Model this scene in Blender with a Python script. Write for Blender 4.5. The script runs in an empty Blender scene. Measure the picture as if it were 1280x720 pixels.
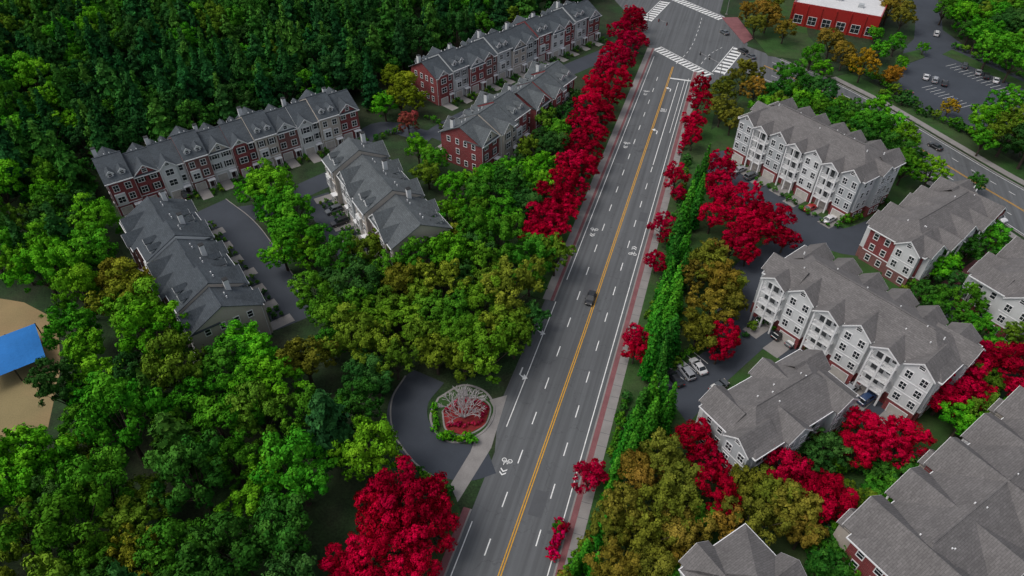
import bpy, math, random
import numpy as np
from mathutils import Vector

random.seed(7); RNG=np.random.default_rng(7)
# ------------------------------------------------------------------ camera calibration
F=853.0; H=105.0; TH=math.radians(42.0); C=math.cos(TH); S=math.sin(TH)
def G(px,py,z=0.0):
    """survey helper: sight line -> metres on the horizontal plane at height z"""
    x=px-640; y=360-py
    Y=F*C+y*S; Z=-F*S+y*C
    t=(H-z)/-Z
    return (x*t,Y*t)
sc=bpy.context.scene
def link(o):
    sc.collection.objects.link(o); return o
# ------------------------------------------------------------------ materials
MATS={}
def nodes_of(name):
    m=bpy.data.materials.new(name); m.use_nodes=True
    nt=m.node_tree; b=nt.nodes['Principled BSDF']; MATS[name]=m
    return m,nt,b
def surf(name,col,rough=.85,var=.25,scale=1.0,scale2=None,bump=0.0,spec=.3,kind='noise',col2=None,metal=0):
    m,nt,b=nodes_of(name); N=nt.nodes; L=nt.links
    tc=N.new('ShaderNodeTexCoord')
    n1=N.new('ShaderNodeTexNoise'); n1.inputs['Scale'].default_value=scale; n1.inputs['Detail'].default_value=5; n1.inputs['Roughness'].default_value=.65
    L.new(tc.outputs['Object'],n1.inputs['Vector'])
    n2=N.new('ShaderNodeTexNoise'); n2.inputs['Scale'].default_value=scale2 or scale*9; n2.inputs['Detail'].default_value=3
    L.new(tc.outputs['Object'],n2.inputs['Vector'])
    add=N.new('ShaderNodeMath'); add.operation='ADD'; L.new(n1.outputs['Fac'],add.inputs[0]); L.new(n2.outputs['Fac'],add.inputs[1])
    mr=N.new('ShaderNodeMapRange'); mr.inputs['From Min'].default_value=.65; mr.inputs['From Max'].default_value=1.35
    mr.inputs['To Min'].default_value=1-var; mr.inputs['To Max'].default_value=1+var
    L.new(add.outputs[0],mr.inputs['Value'])
    base=N.new('ShaderNodeRGB'); base.outputs[0].default_value=(*col,1)
    src=base.outputs[0]
    if kind=='road':
        mp=N.new('ShaderNodeMapping'); mp.vector_type='TEXTURE'; mp.inputs['Rotation'].default_value=(0,0,math.atan2(.953,.303)); mp.inputs['Scale'].default_value=(60,1.1,1)
        L.new(tc.outputs['Object'],mp.inputs['Vector'])
        ns=N.new('ShaderNodeTexNoise'); ns.inputs['Scale'].default_value=1.0; ns.inputs['Detail'].default_value=5; L.new(mp.outputs[0],ns.inputs['Vector'])
        rr=N.new('ShaderNodeMapRange'); rr.inputs['From Min'].default_value=.3; rr.inputs['From Max'].default_value=.7; rr.inputs['To Min'].default_value=.76; rr.inputs['To Max'].default_value=1.18
        L.new(ns.outputs['Fac'],rr.inputs['Value'])
        vo=N.new('ShaderNodeTexVoronoi'); vo.feature='DISTANCE_TO_EDGE'; vo.inputs['Scale'].default_value=.11
        nd=N.new('ShaderNodeTexNoise'); nd.inputs['Scale'].default_value=.5; nd.inputs['Detail'].default_value=5; L.new(tc.outputs['Object'],nd.inputs['Vector'])
        va=N.new('ShaderNodeVectorMath'); va.operation='MULTIPLY_ADD'; va.inputs[1].default_value=(5,5,0); L.new(nd.outputs['Color'],va.inputs[0]); L.new(tc.outputs['Object'],va.inputs[2])
        L.new(va.outputs[0],vo.inputs['Vector'])
        cr=N.new('ShaderNodeMapRange'); cr.inputs['From Max'].default_value=.008; cr.inputs['To Min'].default_value=.72; cr.inputs['To Max'].default_value=1; L.new(vo.outputs['Distance'],cr.inputs['Value'])
        mm=N.new('ShaderNodeMath'); mm.operation='MULTIPLY'; L.new(rr.outputs[0],mm.inputs[0]); L.new(cr.outputs[0],mm.inputs[1])
        vs=N.new('ShaderNodeVectorMath'); vs.operation='SCALE'; L.new(src,vs.inputs[0]); L.new(mm.outputs[0],vs.inputs['Scale']); src=vs.outputs[0]
    if kind=='brick':
        sx=N.new('ShaderNodeSeparateXYZ'); L.new(tc.outputs['Object'],sx.inputs[0])
        a=N.new('ShaderNodeMath'); L.new(sx.outputs['X'],a.inputs[0]); L.new(sx.outputs['Y'],a.inputs[1])
        cx=N.new('ShaderNodeCombineXYZ'); L.new(a.outputs[0],cx.inputs['X']); L.new(sx.outputs['Z'],cx.inputs['Y'])
        br=N.new('ShaderNodeTexBrick'); br.inputs['Scale'].default_value=1.0
        br.inputs['Brick Width'].default_value=.45; br.inputs['Row Height'].default_value=.16; br.inputs['Mortar Size'].default_value=.012
        br.inputs['Color1'].default_value=(*col,1); br.inputs['Color2'].default_value=(*(c*.65 for c in col),1)
        br.inputs['Mortar'].default_value=(.25,.2,.18,1)
        L.new(cx.outputs[0],br.inputs['Vector']); src=br.outputs['Color']
    if kind=='siding':
        sx=N.new('ShaderNodeSeparateXYZ'); L.new(tc.outputs['Object'],sx.inputs[0])
        mm=N.new('ShaderNodeMath'); mm.operation='FRACT'
        ms=N.new('ShaderNodeMath'); ms.operation='MULTIPLY'; ms.inputs[1].default_value=4.0
        L.new(sx.outputs['Z'],ms.inputs[0]); L.new(ms.outputs[0],mm.inputs[0])
        rmp=N.new('ShaderNodeMapRange'); rmp.inputs['From Max'].default_value=.25; rmp.inputs['To Min'].default_value=.7; rmp.inputs['To Max'].default_value=1
        L.new(mm.outputs[0],rmp.inputs['Value'])
        sc_=N.new('ShaderNodeVectorMath'); sc_.operation='SCALE'; L.new(src,sc_.inputs[0]); L.new(rmp.outputs[0],sc_.inputs['Scale']); src=sc_.outputs[0]
    if kind=='shingle':
        br=N.new('ShaderNodeTexBrick'); br.inputs['Scale'].default_value=1.0
        br.inputs['Brick Width'].default_value=.9; br.inputs['Row Height'].default_value=.33; br.inputs['Mortar Size'].default_value=.03
        br.inputs['Color1'].default_value=(*col,1); br.inputs['Color2'].default_value=(*(c*.8 for c in col),1)
        br.inputs['Mortar'].default_value=(*(c*.65 for c in col),1)
        L.new(tc.outputs['Object'],br.inputs['Vector']); src=br.outputs['Color']
    if col2:
        n3=N.new('ShaderNodeTexNoise'); n3.inputs['Scale'].default_value=scale*.35; n3.inputs['Detail'].default_value=6
        L.new(tc.outputs['Object'],n3.inputs['Vector'])
        r3=N.new('ShaderNodeMapRange'); r3.inputs['From Min'].default_value=.42; r3.inputs['From Max'].default_value=.6; L.new(n3.outputs['Fac'],r3.inputs['Value'])
        mx=N.new('ShaderNodeMix'); mx.data_type='RGBA'; L.new(r3.outputs[0],mx.inputs['Factor']); L.new(src,mx.inputs['A']); mx.inputs['B'].default_value=(*col2,1); src=mx.outputs['Result']
    sc2=N.new('ShaderNodeVectorMath'); sc2.operation='SCALE'; L.new(src,sc2.inputs[0]); L.new(mr.outputs[0],sc2.inputs['Scale'])
    L.new(sc2.outputs[0],b.inputs['Base Color'])
    b.inputs['Roughness'].default_value=rough; b.inputs['Specular IOR Level'].default_value=spec; b.inputs['Metallic'].default_value=metal
    if bump:
        bp=N.new('ShaderNodeBump'); bp.inputs['Strength'].default_value=bump; bp.inputs['Distance'].default_value=.1
        L.new(n2.outputs['Fac'],bp.inputs['Height']); L.new(bp.outputs[0],b.inputs['Normal'])
    return m
surf('undergrowth',(.018,.045,.012),var=.7,scale=.25,scale2=2.5,bump=.6,col2=(.024,.034,.014))
surf('grass_turf',(.028,.08,.014),var=.45,scale=.3,scale2=5,bump=.5,col2=(.038,.065,.02))
surf('road_asphalt',(.112,.117,.122),var=.12,scale=.08,scale2=14,bump=.1,kind='road')
surf('patched_asphalt',(.088,.092,.098),var=.15,scale=.3,scale2=12)
surf('dark_asphalt',(.05,.058,.072),var=.22,scale=.12,scale2=12,bump=.1)
surf('concrete',(.25,.235,.225),var=.2,scale=.4,scale2=8)
surf('pink_pavers',(.21,.085,.09),var=.3,scale=.5,scale2=9)
surf('red_mulch',(.22,.02,.022),var=.6,scale=.8,scale2=7,bump=.4)
surf('sand',(.33,.22,.11),var=.2,scale=.12,scale2=4,col2=(.24,.19,.09))
surf('paint_white',(.74,.74,.72),rough=.6,var=.25,scale=1.5,scale2=11)
surf('paint_yellow',(.58,.3,.03),rough=.6,var=.25,scale=1.5,scale2=11)
surf('brick_red',(.26,.026,.034),var=.2,scale=.5,kind='brick')
surf('brick_brown',(.22,.08,.075),var=.2,scale=.5,kind='brick')
surf('siding_white',(.62,.63,.63),var=.06,scale=.5,kind='siding')
surf('siding_grey',(.42,.44,.45),var=.08,scale=.5,kind='siding')
surf('siding_beige',(.45,.4,.35),var=.08,scale=.5,kind='siding')
surf('trim_white',(.76,.76,.76),rough=.5,var=.05)
surf('roof_slate',(.07,.083,.095),rough=.9,var=.3,scale=.25,scale2=3,kind='shingle')
surf('roof_slate_light',(.105,.118,.125),rough=.9,var=.3,scale=.25,scale2=3,kind='shingle')
surf('roof_taupe',(.165,.155,.152),rough=.9,var=.22,scale=.25,scale2=3,kind='shingle')
surf('flat_roof_white',(.6,.6,.6),var=.1,scale=.1)
surf('glass_dark',(.02,.025,.03),rough=.12,var=.5,scale=.3,spec=.6)
surf('door_paint',(.05,.03,.03),rough=.5)
surf('garage_door_paint',(.5,.47,.43),rough=.6,kind='siding')
surf('black_metal',(.02,.02,.02),rough=.5)
surf('galvanised_steel',(.25,.25,.25),rough=.5)
surf('bark',(.06,.045,.035),var=.4,scale=2,scale2=12,bump=.5)
surf('pale_bark',(.42,.39,.39),var=.25,scale=2,scale2=12)
surf('blue_fabric',(.02,.16,.46),var=.12,scale=.4)
surf('tyre_rubber',(.015,.015,.015))
surf('light_lens',(.5,.45,.4),rough=.2)
surf('tail_lens',(.3,.01,.01),rough=.2)
def paint(name,col):
    m,nt,b=nodes_of(name); N=nt.nodes; L=nt.links
    n=N.new('ShaderNodeTexNoise'); n.inputs['Scale'].default_value=3
    mr=N.new('ShaderNodeMapRange'); mr.inputs['To Min'].default_value=.85; mr.inputs['To Max'].default_value=1.1
    L.new(n.outputs['Fac'],mr.inputs['Value'])
    v=N.new('ShaderNodeVectorMath'); v.operation='SCALE'; v.inputs[0].default_value=col; L.new(mr.outputs[0],v.inputs['Scale'])
    L.new(v.outputs[0],b.inputs['Base Color'])
    b.inputs['Roughness'].default_value=.3; b.inputs['Coat Weight'].default_value=.6
for n,c in dict(car_white=(.65,.65,.66),car_black=(.015,.016,.018),car_silver=(.32,.33,.35),car_grey=(.09,.1,.11),car_red=(.35,.02,.02),car_blue=(.03,.06,.14)).items(): paint(n,c)

def leafmat(name,vlo=.38,vhi=1.8,hue=.04):
    m=bpy.data.materials.new(name); m.use_nodes=True; nt=m.node_tree; N=nt.nodes; L=nt.links; N.clear(); MATS[name]=m
    out=N.new('ShaderNodeOutputMaterial'); oi=N.new('ShaderNodeObjectInfo')
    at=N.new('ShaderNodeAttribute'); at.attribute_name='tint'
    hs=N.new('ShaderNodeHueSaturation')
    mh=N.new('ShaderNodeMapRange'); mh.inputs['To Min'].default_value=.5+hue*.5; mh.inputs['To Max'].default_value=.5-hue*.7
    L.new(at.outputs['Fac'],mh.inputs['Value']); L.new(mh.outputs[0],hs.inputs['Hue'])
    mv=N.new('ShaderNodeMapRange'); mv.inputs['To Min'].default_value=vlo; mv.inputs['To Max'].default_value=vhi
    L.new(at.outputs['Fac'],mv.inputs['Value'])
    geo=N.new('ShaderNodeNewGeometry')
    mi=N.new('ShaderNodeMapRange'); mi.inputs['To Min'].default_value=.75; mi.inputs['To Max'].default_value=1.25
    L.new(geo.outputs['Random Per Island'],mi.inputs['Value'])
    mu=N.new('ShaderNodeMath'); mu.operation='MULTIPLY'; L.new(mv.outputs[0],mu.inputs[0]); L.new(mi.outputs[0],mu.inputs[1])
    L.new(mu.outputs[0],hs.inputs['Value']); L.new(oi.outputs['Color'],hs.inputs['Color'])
    d=N.new('ShaderNodeBsdfDiffuse'); L.new(hs.outputs[0],d.inputs['Color']); L.new(d.outputs[0],out.inputs['Surface'])
leafmat('foliage'); leafmat('foliage_red',.35,1.5,.006)

# ------------------------------------------------------------------ mesh helpers
def mesh_obj(name,verts,faces,mats,mi=None,parent=None,smooth=False):
    me=bpy.data.meshes.new(name); me.from_pydata([tuple(v) for v in verts],[],faces)
    for m in mats: me.materials.append(MATS[m])
    if mi: me.polygons.foreach_set('material_index',mi)
    if smooth: me.polygons.foreach_set('use_smooth',[True]*len(faces))
    me.update(); o=bpy.data.objects.new(name,me); link(o)
    if parent: o.parent=parent
    return o
BOXF=[(0,3,2,1),(4,5,6,7),(0,1,5,4),(1,2,6,5),(2,3,7,6),(3,0,4,7)]
class Acc:
    def __init__(s): s.v=[]; s.f=[]; s.m=[]
    def hexa(s,p,m=0):
        n=len(s.v); s.v+=p; s.f+=[tuple(i+n for i in f) for f in BOXF]; s.m+=[m]*6
    def box(s,x0,x1,y0,y1,z0,z1,m=0):
        s.hexa([(x0,y0,z0),(x1,y0,z0),(x1,y1,z0),(x0,y1,z0),(x0,y0,z1),(x1,y0,z1),(x1,y1,z1),(x0,y1,z1)],m)
    def poly(s,p,m=0):
        n=len(s.v); s.v+=p; s.f.append(tuple(range(n,n+len(p)))); s.m.append(m)
def sheet(name,pts,z,mat,thick=0):
    a=Acc(); n=len(pts)
    a.poly([(p[0],p[1],z) for p in pts])
    if thick:
        for i in range(n):
            p=pts[i]; q=pts[(i+1)%n]; a.poly([(p[0],p[1],z-thick),(q[0],q[1],z-thick),(q[0],q[1],z),(p[0],p[1],z)])
    return mesh_obj(name,a.v,a.f,[mat])
def psheet(name,px,z,mat,thick=0): return sheet(name,[G(*p) for p in px],z,mat,thick)
def spline(pts,n=8):
    P=[Vector(p) for p in pts]; P=[P[0]*2-P[1]]+P+[P[-1]*2-P[-2]]; out=[]
    for i in range(1,len(P)-2):
        for k in range(n):
            t=k/n; a,b,c,d=P[i-1],P[i],P[i+1],P[i+2]
            out.append(.5*((2*b)+(c-a)*t+(2*a-5*b+4*c-d)*t*t+(3*b-a-3*c+d)*t**3))
    out.append(P[-2]); return out
def ribbon(name,pts,o0,o1,z,mat,thick=0,world=False,acc=None,dash=None):
    P=spline([p if world else G(*p) for p in pts]); a=acc or Acc(); L=[];R=[]
    for i,p in enumerate(P):
        d=(P[min(i+1,len(P)-1)]-P[max(i-1,0)]).normalized(); r=Vector((d.y,-d.x))
        L.append(p+r*o0); R.append(p+r*o1)
    for i in range(len(P)-1):
        if dash and i%dash[0]>=dash[1]: continue
        a.poly([(R[i].x,R[i].y,z),(R[i+1].x,R[i+1].y,z),(L[i+1].x,L[i+1].y,z),(L[i].x,L[i].y,z)])
        if thick:
            for Q in (L,R): a.poly([(Q[i].x,Q[i].y,z-thick),(Q[i+1].x,Q[i+1].y,z-thick),(Q[i+1].x,Q[i+1].y,z),(Q[i].x,Q[i].y,z)])
    if acc is None: return mesh_obj(name,a.v,a.f,[mat])
def limb(tv,tf,p,q,r0,r1,n=6):
    p=Vector(p);q=Vector(q);d=(q-p).normalized(); u=d.orthogonal().normalized(); w_=d.cross(u); k=len(tv)
    for (c,r) in ((p,r0),(q,r1)):
        for i in range(n):
            a=math.tau*i/n; tv.append(tuple(c+u*math.cos(a)*r+w_*math.sin(a)*r))
    for i in range(n): tf.append((k+i,k+(i+1)%n,k+n+(i+1)%n,k+n+i))

# ------------------------------------------------------------------ ground and roads
sheet('ground',[(-2500,-600),(2500,-600),(2500,4000),(-2500,4000)],0,'undergrowth')
RO=Vector((-10.4,49.2)); RD=Vector((.303,.953)).normalized(); RR=Vector((RD.y,-RD.x))
def R(s,o): p=RO+RD*s+RR*o; return (p.x,p.y)
def rq(acc,s0,s1,o0,o1,z):
    acc.poly([(*R(s0,o0),z),(*R(s0,o1),z),(*R(s1,o1),z),(*R(s1,o0),z)])
Z1=.02
sheet('main_road',[R(-90,0),R(-90,16),R(60,16),R(190,17),R(200,17),R(218,0),R(140,0),R(80,0),R(66,-2.2),R(34,-2.6),R(24,0)],Z1,'road_asphalt')
psheet('intersection',[(812,60),(798,30),(782,8),(788,-25),(830,-30),(905,20),(935,55),(915,92),(892,104),(866,112),(845,100)],Z1+.004,'road_asphalt')
sheet('main_road_far_leg',[R(240,2),R(240,20),R(520,22),R(520,0)],Z1+.002,'road_asphalt')
CR=[(850,36),(905,62),(955,82),(1010,106),(1080,143),(1150,186),(1215,226),(1280,264),(1360,315),(1460,380)]
ribbon('side_road',CR,-9.5,9.5,Z1+.008,'road_asphalt')
ribbon('side_road_west',[(820,25),(790,-5),(760,-40)],-9,9,Z1+.006,'road_asphalt')
def rslab(name,s0,s1,o0,o1,mat,z=.14):
    a=Acc(); p=[R(s0,o0),R(s0,o1),R(s1,o1),R(s1,o0)]
    a.hexa([(*q,0) for q in p]+[(*q,z) for q in p]); return mesh_obj(name,a.v,a.f,[mat])
rslab('kerb',-90,196,16.0,16.3,'concrete',.15)
rslab('brick_pavement',-90,196,16.3,17.3,'pink_pavers')
rslab('sidewalk',-90,196,17.3,19.1,'concrete',.13)
rslab('grass_verge',-90,185,19.1,26,'grass_turf',.1)
rslab('kerb',66,212,-.3,0,'concrete',.15)
rslab('brick_pavement',66,212,-1.0,-.3,'pink_pavers')
rslab('sidewalk',66,212,-2.8,-1.0,'concrete')
rslab('grass_verge',66,205,-8,-2.8,'grass_turf',.1)
rslab('kerb',-90,12,-.3,0,'concrete',.15)
rslab('brick_pavement',-90,12,-1.5,-.3,'pink_pavers')
rslab('grass_verge',-90,8,-6,-1.5,'grass_turf',.1)
# paving joints across the sidewalk
jt=Acc()
for s in range(-80,196,3): rq(jt,s,s+.06,17.32,19.08,.134)
mesh_obj('sidewalk_joints',jt.v,jt.f,['dark_asphalt'])
pt=Acc()
for (s0,s1,o0,o1) in ((14,19,9.2,11.6),(70,78,5.3,7.6),(102,106,12.6,14.6),(128,140,1.3,3.9)): rq(pt,s0,s1,o0,o1,Z1+.006)
mesh_obj('asphalt_patch',pt.v,pt.f,['patched_asphalt'])
mh=Acc()
for (s0,o0) in ((38,6.4),(66,10.3),(97,6.6),(121,13.4),(12,13.5),(150,6.4)):
    c=R(s0,o0); mh.poly([(c[0]+.34*math.cos(i*math.tau/12),c[1]+.34*math.sin(i*math.tau/12),Z1+.012) for i in range(12)])
mesh_obj('manhole_cover',mh.v,mh.f,['patched_asphalt'])
# markings
w=Acc(); y=Acc(); ZM=Z1+.03
yo=lambda s:8.0+min(max(s,0),60)/60*.6
s=-90
while s<196:
    for dx in (-.2,.2):
        a0=yo(s)+dx; a1=yo(s+4)+dx
        y.poly([(*R(s,a0-.1),ZM),(*R(s,a0+.1),ZM),(*R(s+4,a1+.1),ZM),(*R(s+4,a1-.1),ZM)])
    s+=4
rq(w,-90,10,.7,.88,ZM); rq(w,-90,190,15.1,15.28,ZM); rq(w,74,205,.7,.88,ZM)
rq(w,30,66,.2,.38,ZM)
s=-85
while s<190:
    rq(w,s,s+3,4.6,4.8,ZM)
    if s<130: rq(w,s+4,s+7,12.0,12.2,ZM)
    s+=9
rq(w,130,186,12.0,12.2,ZM); rq(w,150,188,14.0,14.15,ZM)
w.poly([(*R(188,8.9),ZM),(*R(188.0,16.6),ZM),(*R(188.8,16.6),ZM),(*R(188.8,8.9),ZM)])
mesh_obj('lane_markings',w.v,w.f,['paint_white']); mesh_obj('centre_line',y.v,y.f,['paint_yellow'])
def arrow(s,o,turn,flip=1):
    a=Acc()
    def P(ds,do): return (*R(s+ds*flip,o+do*flip),ZM+.002)
    a.poly([P(0,-.15),P(0,.15),P(2,.15),P(2,-.15)])
    k=turn
    a.poly([P(2,-.15),P(2,.15),P(2.7,.9*k+.05),P(2.2,.9*k)])
    a.poly([P(1.6,.8*k),P(3.2,.8*k),P(2.5,1.8*k)])
    mesh_obj('turn_arrow_marking',a.v,a.f,['paint_white'])
def bike(s,o,flip=1):
    a=Acc(); Zb=ZM+.002
    def P(ds,do): return (*R(s+ds*flip,o+do*flip),Zb)
    for cx in (-.55,.55):
        for i in range(10):
            t0=i*math.tau/10; t1=t0+math.tau/10
            a.poly([P(.45*math.sin(t),cx+.45*math.cos(t)) if k==0 else P(.3*math.sin(t),cx+.3*math.cos(t)) for t,k in ((t0,0),(t1,0),(t1,1),(t0,1))])
    for (p,q) in (((0,-.55),(.8,-.2)),((.8,-.2),(.8,.4)),((0,0),(.8,.4)),((0,0),(.8,-.2)),((0,.55),(1.1,.35))):
        a.poly([P(p[0],p[1]-.06),P(p[0],p[1]+.06),P(q[0],q[1]+.06),P(q[0],q[1]-.06)])
    for k in (1.7,2.4):
        a.poly([P(k,-.6),P(k+.5,0),P(k+.8,0),P(k+.3,-.6)]); a.poly([P(k,.6),P(k+.5,0),P(k+.8,0),P(k+.3,.6)])
    mesh_obj('bike_lane_marking',a.v,a.f,['paint_white'])
arrow(45,-1.1,-1,-1); arrow(58,-1.0,-1,-1)
for s in (23,95,140,176): bike(s,2.7,-1)
for s in (88,): bike(s,13.7,1)
arrow(148,10.3,-1); arrow(178,10.3,-1)
def only(s,o):
    a=Acc()
    for i in range(4):
        x=o-1.0+i*.55
        rq(a,s,s+2.2,x,x+.12,ZM+.002)
        if i in (0,1): rq(a,s,s+2.2,x+.3,x+.4,ZM+.003)
        if i==0: rq(a,s,s+.25,x,x+.4,ZM+.004); rq(a,s+1.95,s+2.2,x,x+.4,ZM+.004)
        if i==2: rq(a,s,s+.25,x,x+.4,ZM+.004)
    mesh_obj('only_lettering_marking',a.v,a.f,['paint_white'])
only(163,10.3); 
def zebra(p0,p1,width,n):
    a=Acc(); A=Vector(G(*p0)); B=Vector(G(*p1)); d=(B-A); L=d.length; d.normalize(); nn=Vector((-d.y,d.x))
    for i in range(n):
        t=(i+.5)/n*L; c=A+d*t; h=L/n*.27
        a.poly([(*(c+d*i1*h+nn*i2*width/2),ZM+.004) for i1,i2 in ((-1,-1),(1,-1),(1,1),(-1,1))])
    for s_ in (-1,1):
        e=nn*s_*(width/2+.3)
        a.poly([(*(A+e),ZM+.006),(*(B+e),ZM+.006),(*(B+e+nn*.3),ZM+.006),(*(A+e+nn*.3),ZM+.006)])
    mesh_obj('crosswalk',a.v,a.f,['paint_white'])
zebra((820,60),(886,95),3.6,16); zebra((842,-2),(903,24),3.6,16); zebra((898,92),(924,60),3.6,9); zebra((808,26),(832,2),3.6,10)
gl=Acc(); ribbon('x',[(845,80),(862,62),(872,40),(878,20)],-.08,.08,ZM+.006,'',acc=gl,dash=(2,1)); ribbon('x',[(868,92),(885,70),(905,58)],-.08,.08,ZM+.006,'',acc=gl,dash=(2,1))
mesh_obj('turning_guide_marking',gl.v,gl.f,['paint_white'])
y2=Acc(); ribbon('x',CR[2:],-.28,-.1,ZM+.01,'',acc=y2); ribbon('x',CR[2:],.1,.28,ZM+.01,'',acc=y2)
mesh_obj('centre_line',y2.v,y2.f,['paint_yellow'])
w2=Acc()
for o in (-8.9,8.8): ribbon('x',CR[2:],o,o+.16,ZM+.01,'',acc=w2)
for o in (-4.6,4.5): ribbon('x',CR[2:],o,o+.16,ZM+.01,'',acc=w2,dash=(3,1))
mesh_obj('lane_markings',w2.v,w2.f,['paint_white'])
ribbon('sidewalk',CR[3:],-13.2,-11,.14,'concrete',.14); ribbon('sidewalk',CR[3:],11,13,.14,'concrete',.14)
ribbon('kerb',CR[2:],-9.8,-9.5,.15,'concrete',.15); ribbon('kerb',CR[2:],9.5,9.8,.15,'concrete',.15)
ribbon('grass_verge',CR[3:],-20,-13.2,.1,'grass_turf',.1); 
psheet('brick_median',[(902,22),(922,22),(942,48),(930,55)],.15,'pink_pavers',.15)
psheet('grass_verge',[(922,20),(935,2),(1000,-10),(1010,45),(1040,80),(960,70)],.1,'grass_turf',.1)
# left estate streets
ribbon('estate_street',[(262,258),(300,290),(340,350),(372,402)],-4.6,4.7,Z1,'dark_asphalt')
ribbon('estate_street',[(262,272),(330,262),(385,235),(430,215)],-3.6,3.6,Z1+.004,'dark_asphalt')
ribbon('estate_street',[(395,245),(425,290),(445,320)],-3.5,4,Z1+.008,'dark_asphalt')
ribbon('kerb',[(262,258),(300,290),(340,350),(372,402)],-4.8,-4.6,.15,'concrete',.15)
ribbon('estate_street',[(540,172),(580,148),(640,122),(700,92),(770,62)],-4,4,Z1,'dark_asphalt')
ribbon('estate_street',[(430,215),(470,160),(540,172)],-3.2,3.2,Z1+.012,'dark_asphalt')
ribbon('estate_driveway',[(535,470),(512,500),(512,535),(540,565),(580,578),(612,570)],-3.8,3.8,Z1+.012,'dark_asphalt')
psheet('driveway_apron',[(572,628),(563,606),(588,565),(612,500),(634,494),(614,560)],Z1+.02,'concrete')
ribbon('kerb',[(507,470),(490,500),(492,540),(520,580),(558,606)],-.15,.15,.15,'concrete',.15)
island=[(548,498),(578,482),(606,490),(618,512),(606,538),(575,553),(550,546),(538,522)]
ribbon('kerb',island+[island[0]],-.2,.2,.16,'concrete',.16)
psheet('grass_island',island,.13,'grass_turf',.13)
bed=[(553,515),(572,499),(600,499),(613,510),(606,532),(580,545),(558,538)]
ribbon('bed_edging',bed+[bed[0]],-.15,.15,.2,'concrete',.1)
psheet('planting_bed',bed,.16,'red_mulch',.05)
psheet('grass_verge',[(548,600),(570,622),(578,650),(560,640),(530,590)],.1,'grass_turf',.1)
psheet('play_field',[(-80,360),(30,378),(72,400),(76,460),(60,535),(0,552),(-80,560)],.01,'sand')
# right estate asphalt
psheet('estate_lawn',[(905,150),(930,115),(1140,200),(1160,260),(1290,330),(1290,420),(1200,520),(1100,700),(1000,760),(800,760),(760,560),(845,300),(880,170)],.006,'grass_turf')
ribbon('estate_street',[(885,192),(930,232),(1000,275),(1060,302),(1120,285)],-5.5,5.5,Z1,'dark_asphalt')
ribbon('estate_street',[(1030,290),(965,325),(930,360),(925,410)],-5,5,Z1+.004,'dark_asphalt')
ribbon('estate_street',[(905,395),(985,425),(1060,485),(1130,530)],-5,6,Z1+.008,'dark_asphalt')
psheet('parking_lot',[(822,478),(880,440),(930,405),(960,430),(905,480),(860,530)],Z1+.012,'dark_asphalt')
psheet('estate_street',[(1170,375),(1255,335),(1290,360),(1275,395),(1190,420)],Z1,'dark_asphalt')
psheet('brick_path',[(1172,372),(1250,325),(1285,350),(1280,328),(1240,310),(1165,362)],.1,'pink_pavers',.1)
psheet('brick_path',[(1070,640),(1120,590),(1150,560),(1160,566),(1090,640),(1070,665)],.1,'pink_pavers',.1)
psheet('sidewalk',[(1020,690),(1035,655),(1048,662),(1040,700),(1060,730),(1040,735)],.1,'concrete',.1)
psheet('estate_street',[(1215,740),(1240,700),(1300,670),(1340,740)],Z1,'dark_asphalt')
psheet('parking_lot',[(1130,60),(1165,28),(1210,60),(1300,110),(1300,150),(1215,165),(1120,125)],Z1,'dark_asphalt')
ribbon('estate_street',[(1150,-30),(1160,20),(1160,60)],-5,5,Z1+.004,'dark_asphalt')
psheet('grass_verge',[(1118,70),(1150,62),(1156,72),(1120,85)],.12,'grass_turf',.12)
psheet('grass_verge',[(1178,68),(1190,62),(1300,112),(1300,120)],.12,'grass_turf',.12)
pk=Acc()
def stalls(p0,p1,n,length,acc):
    A=Vector(G(*p0)); B=Vector(G(*p1)); d=B-A; e=Vector((-d.y,d.x)).normalized()*length; dn=d.normalized()*.06
    for i in range(n+1):
        c=A+d*i/n; acc.poly([(*(c-dn),ZM+.004),(*(c+dn),ZM+.004),(*(c+dn+e),ZM+.004),(*(c-dn+e),ZM+.004)])
stalls((1152,110),(1200,135),9,5,pk); stalls((1195,80),(1275,118),14,-5,pk); stalls((822,495),(885,455),8,5,pk)
mesh_obj('parking_markings',pk.v,pk.f,['paint_white'])

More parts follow.
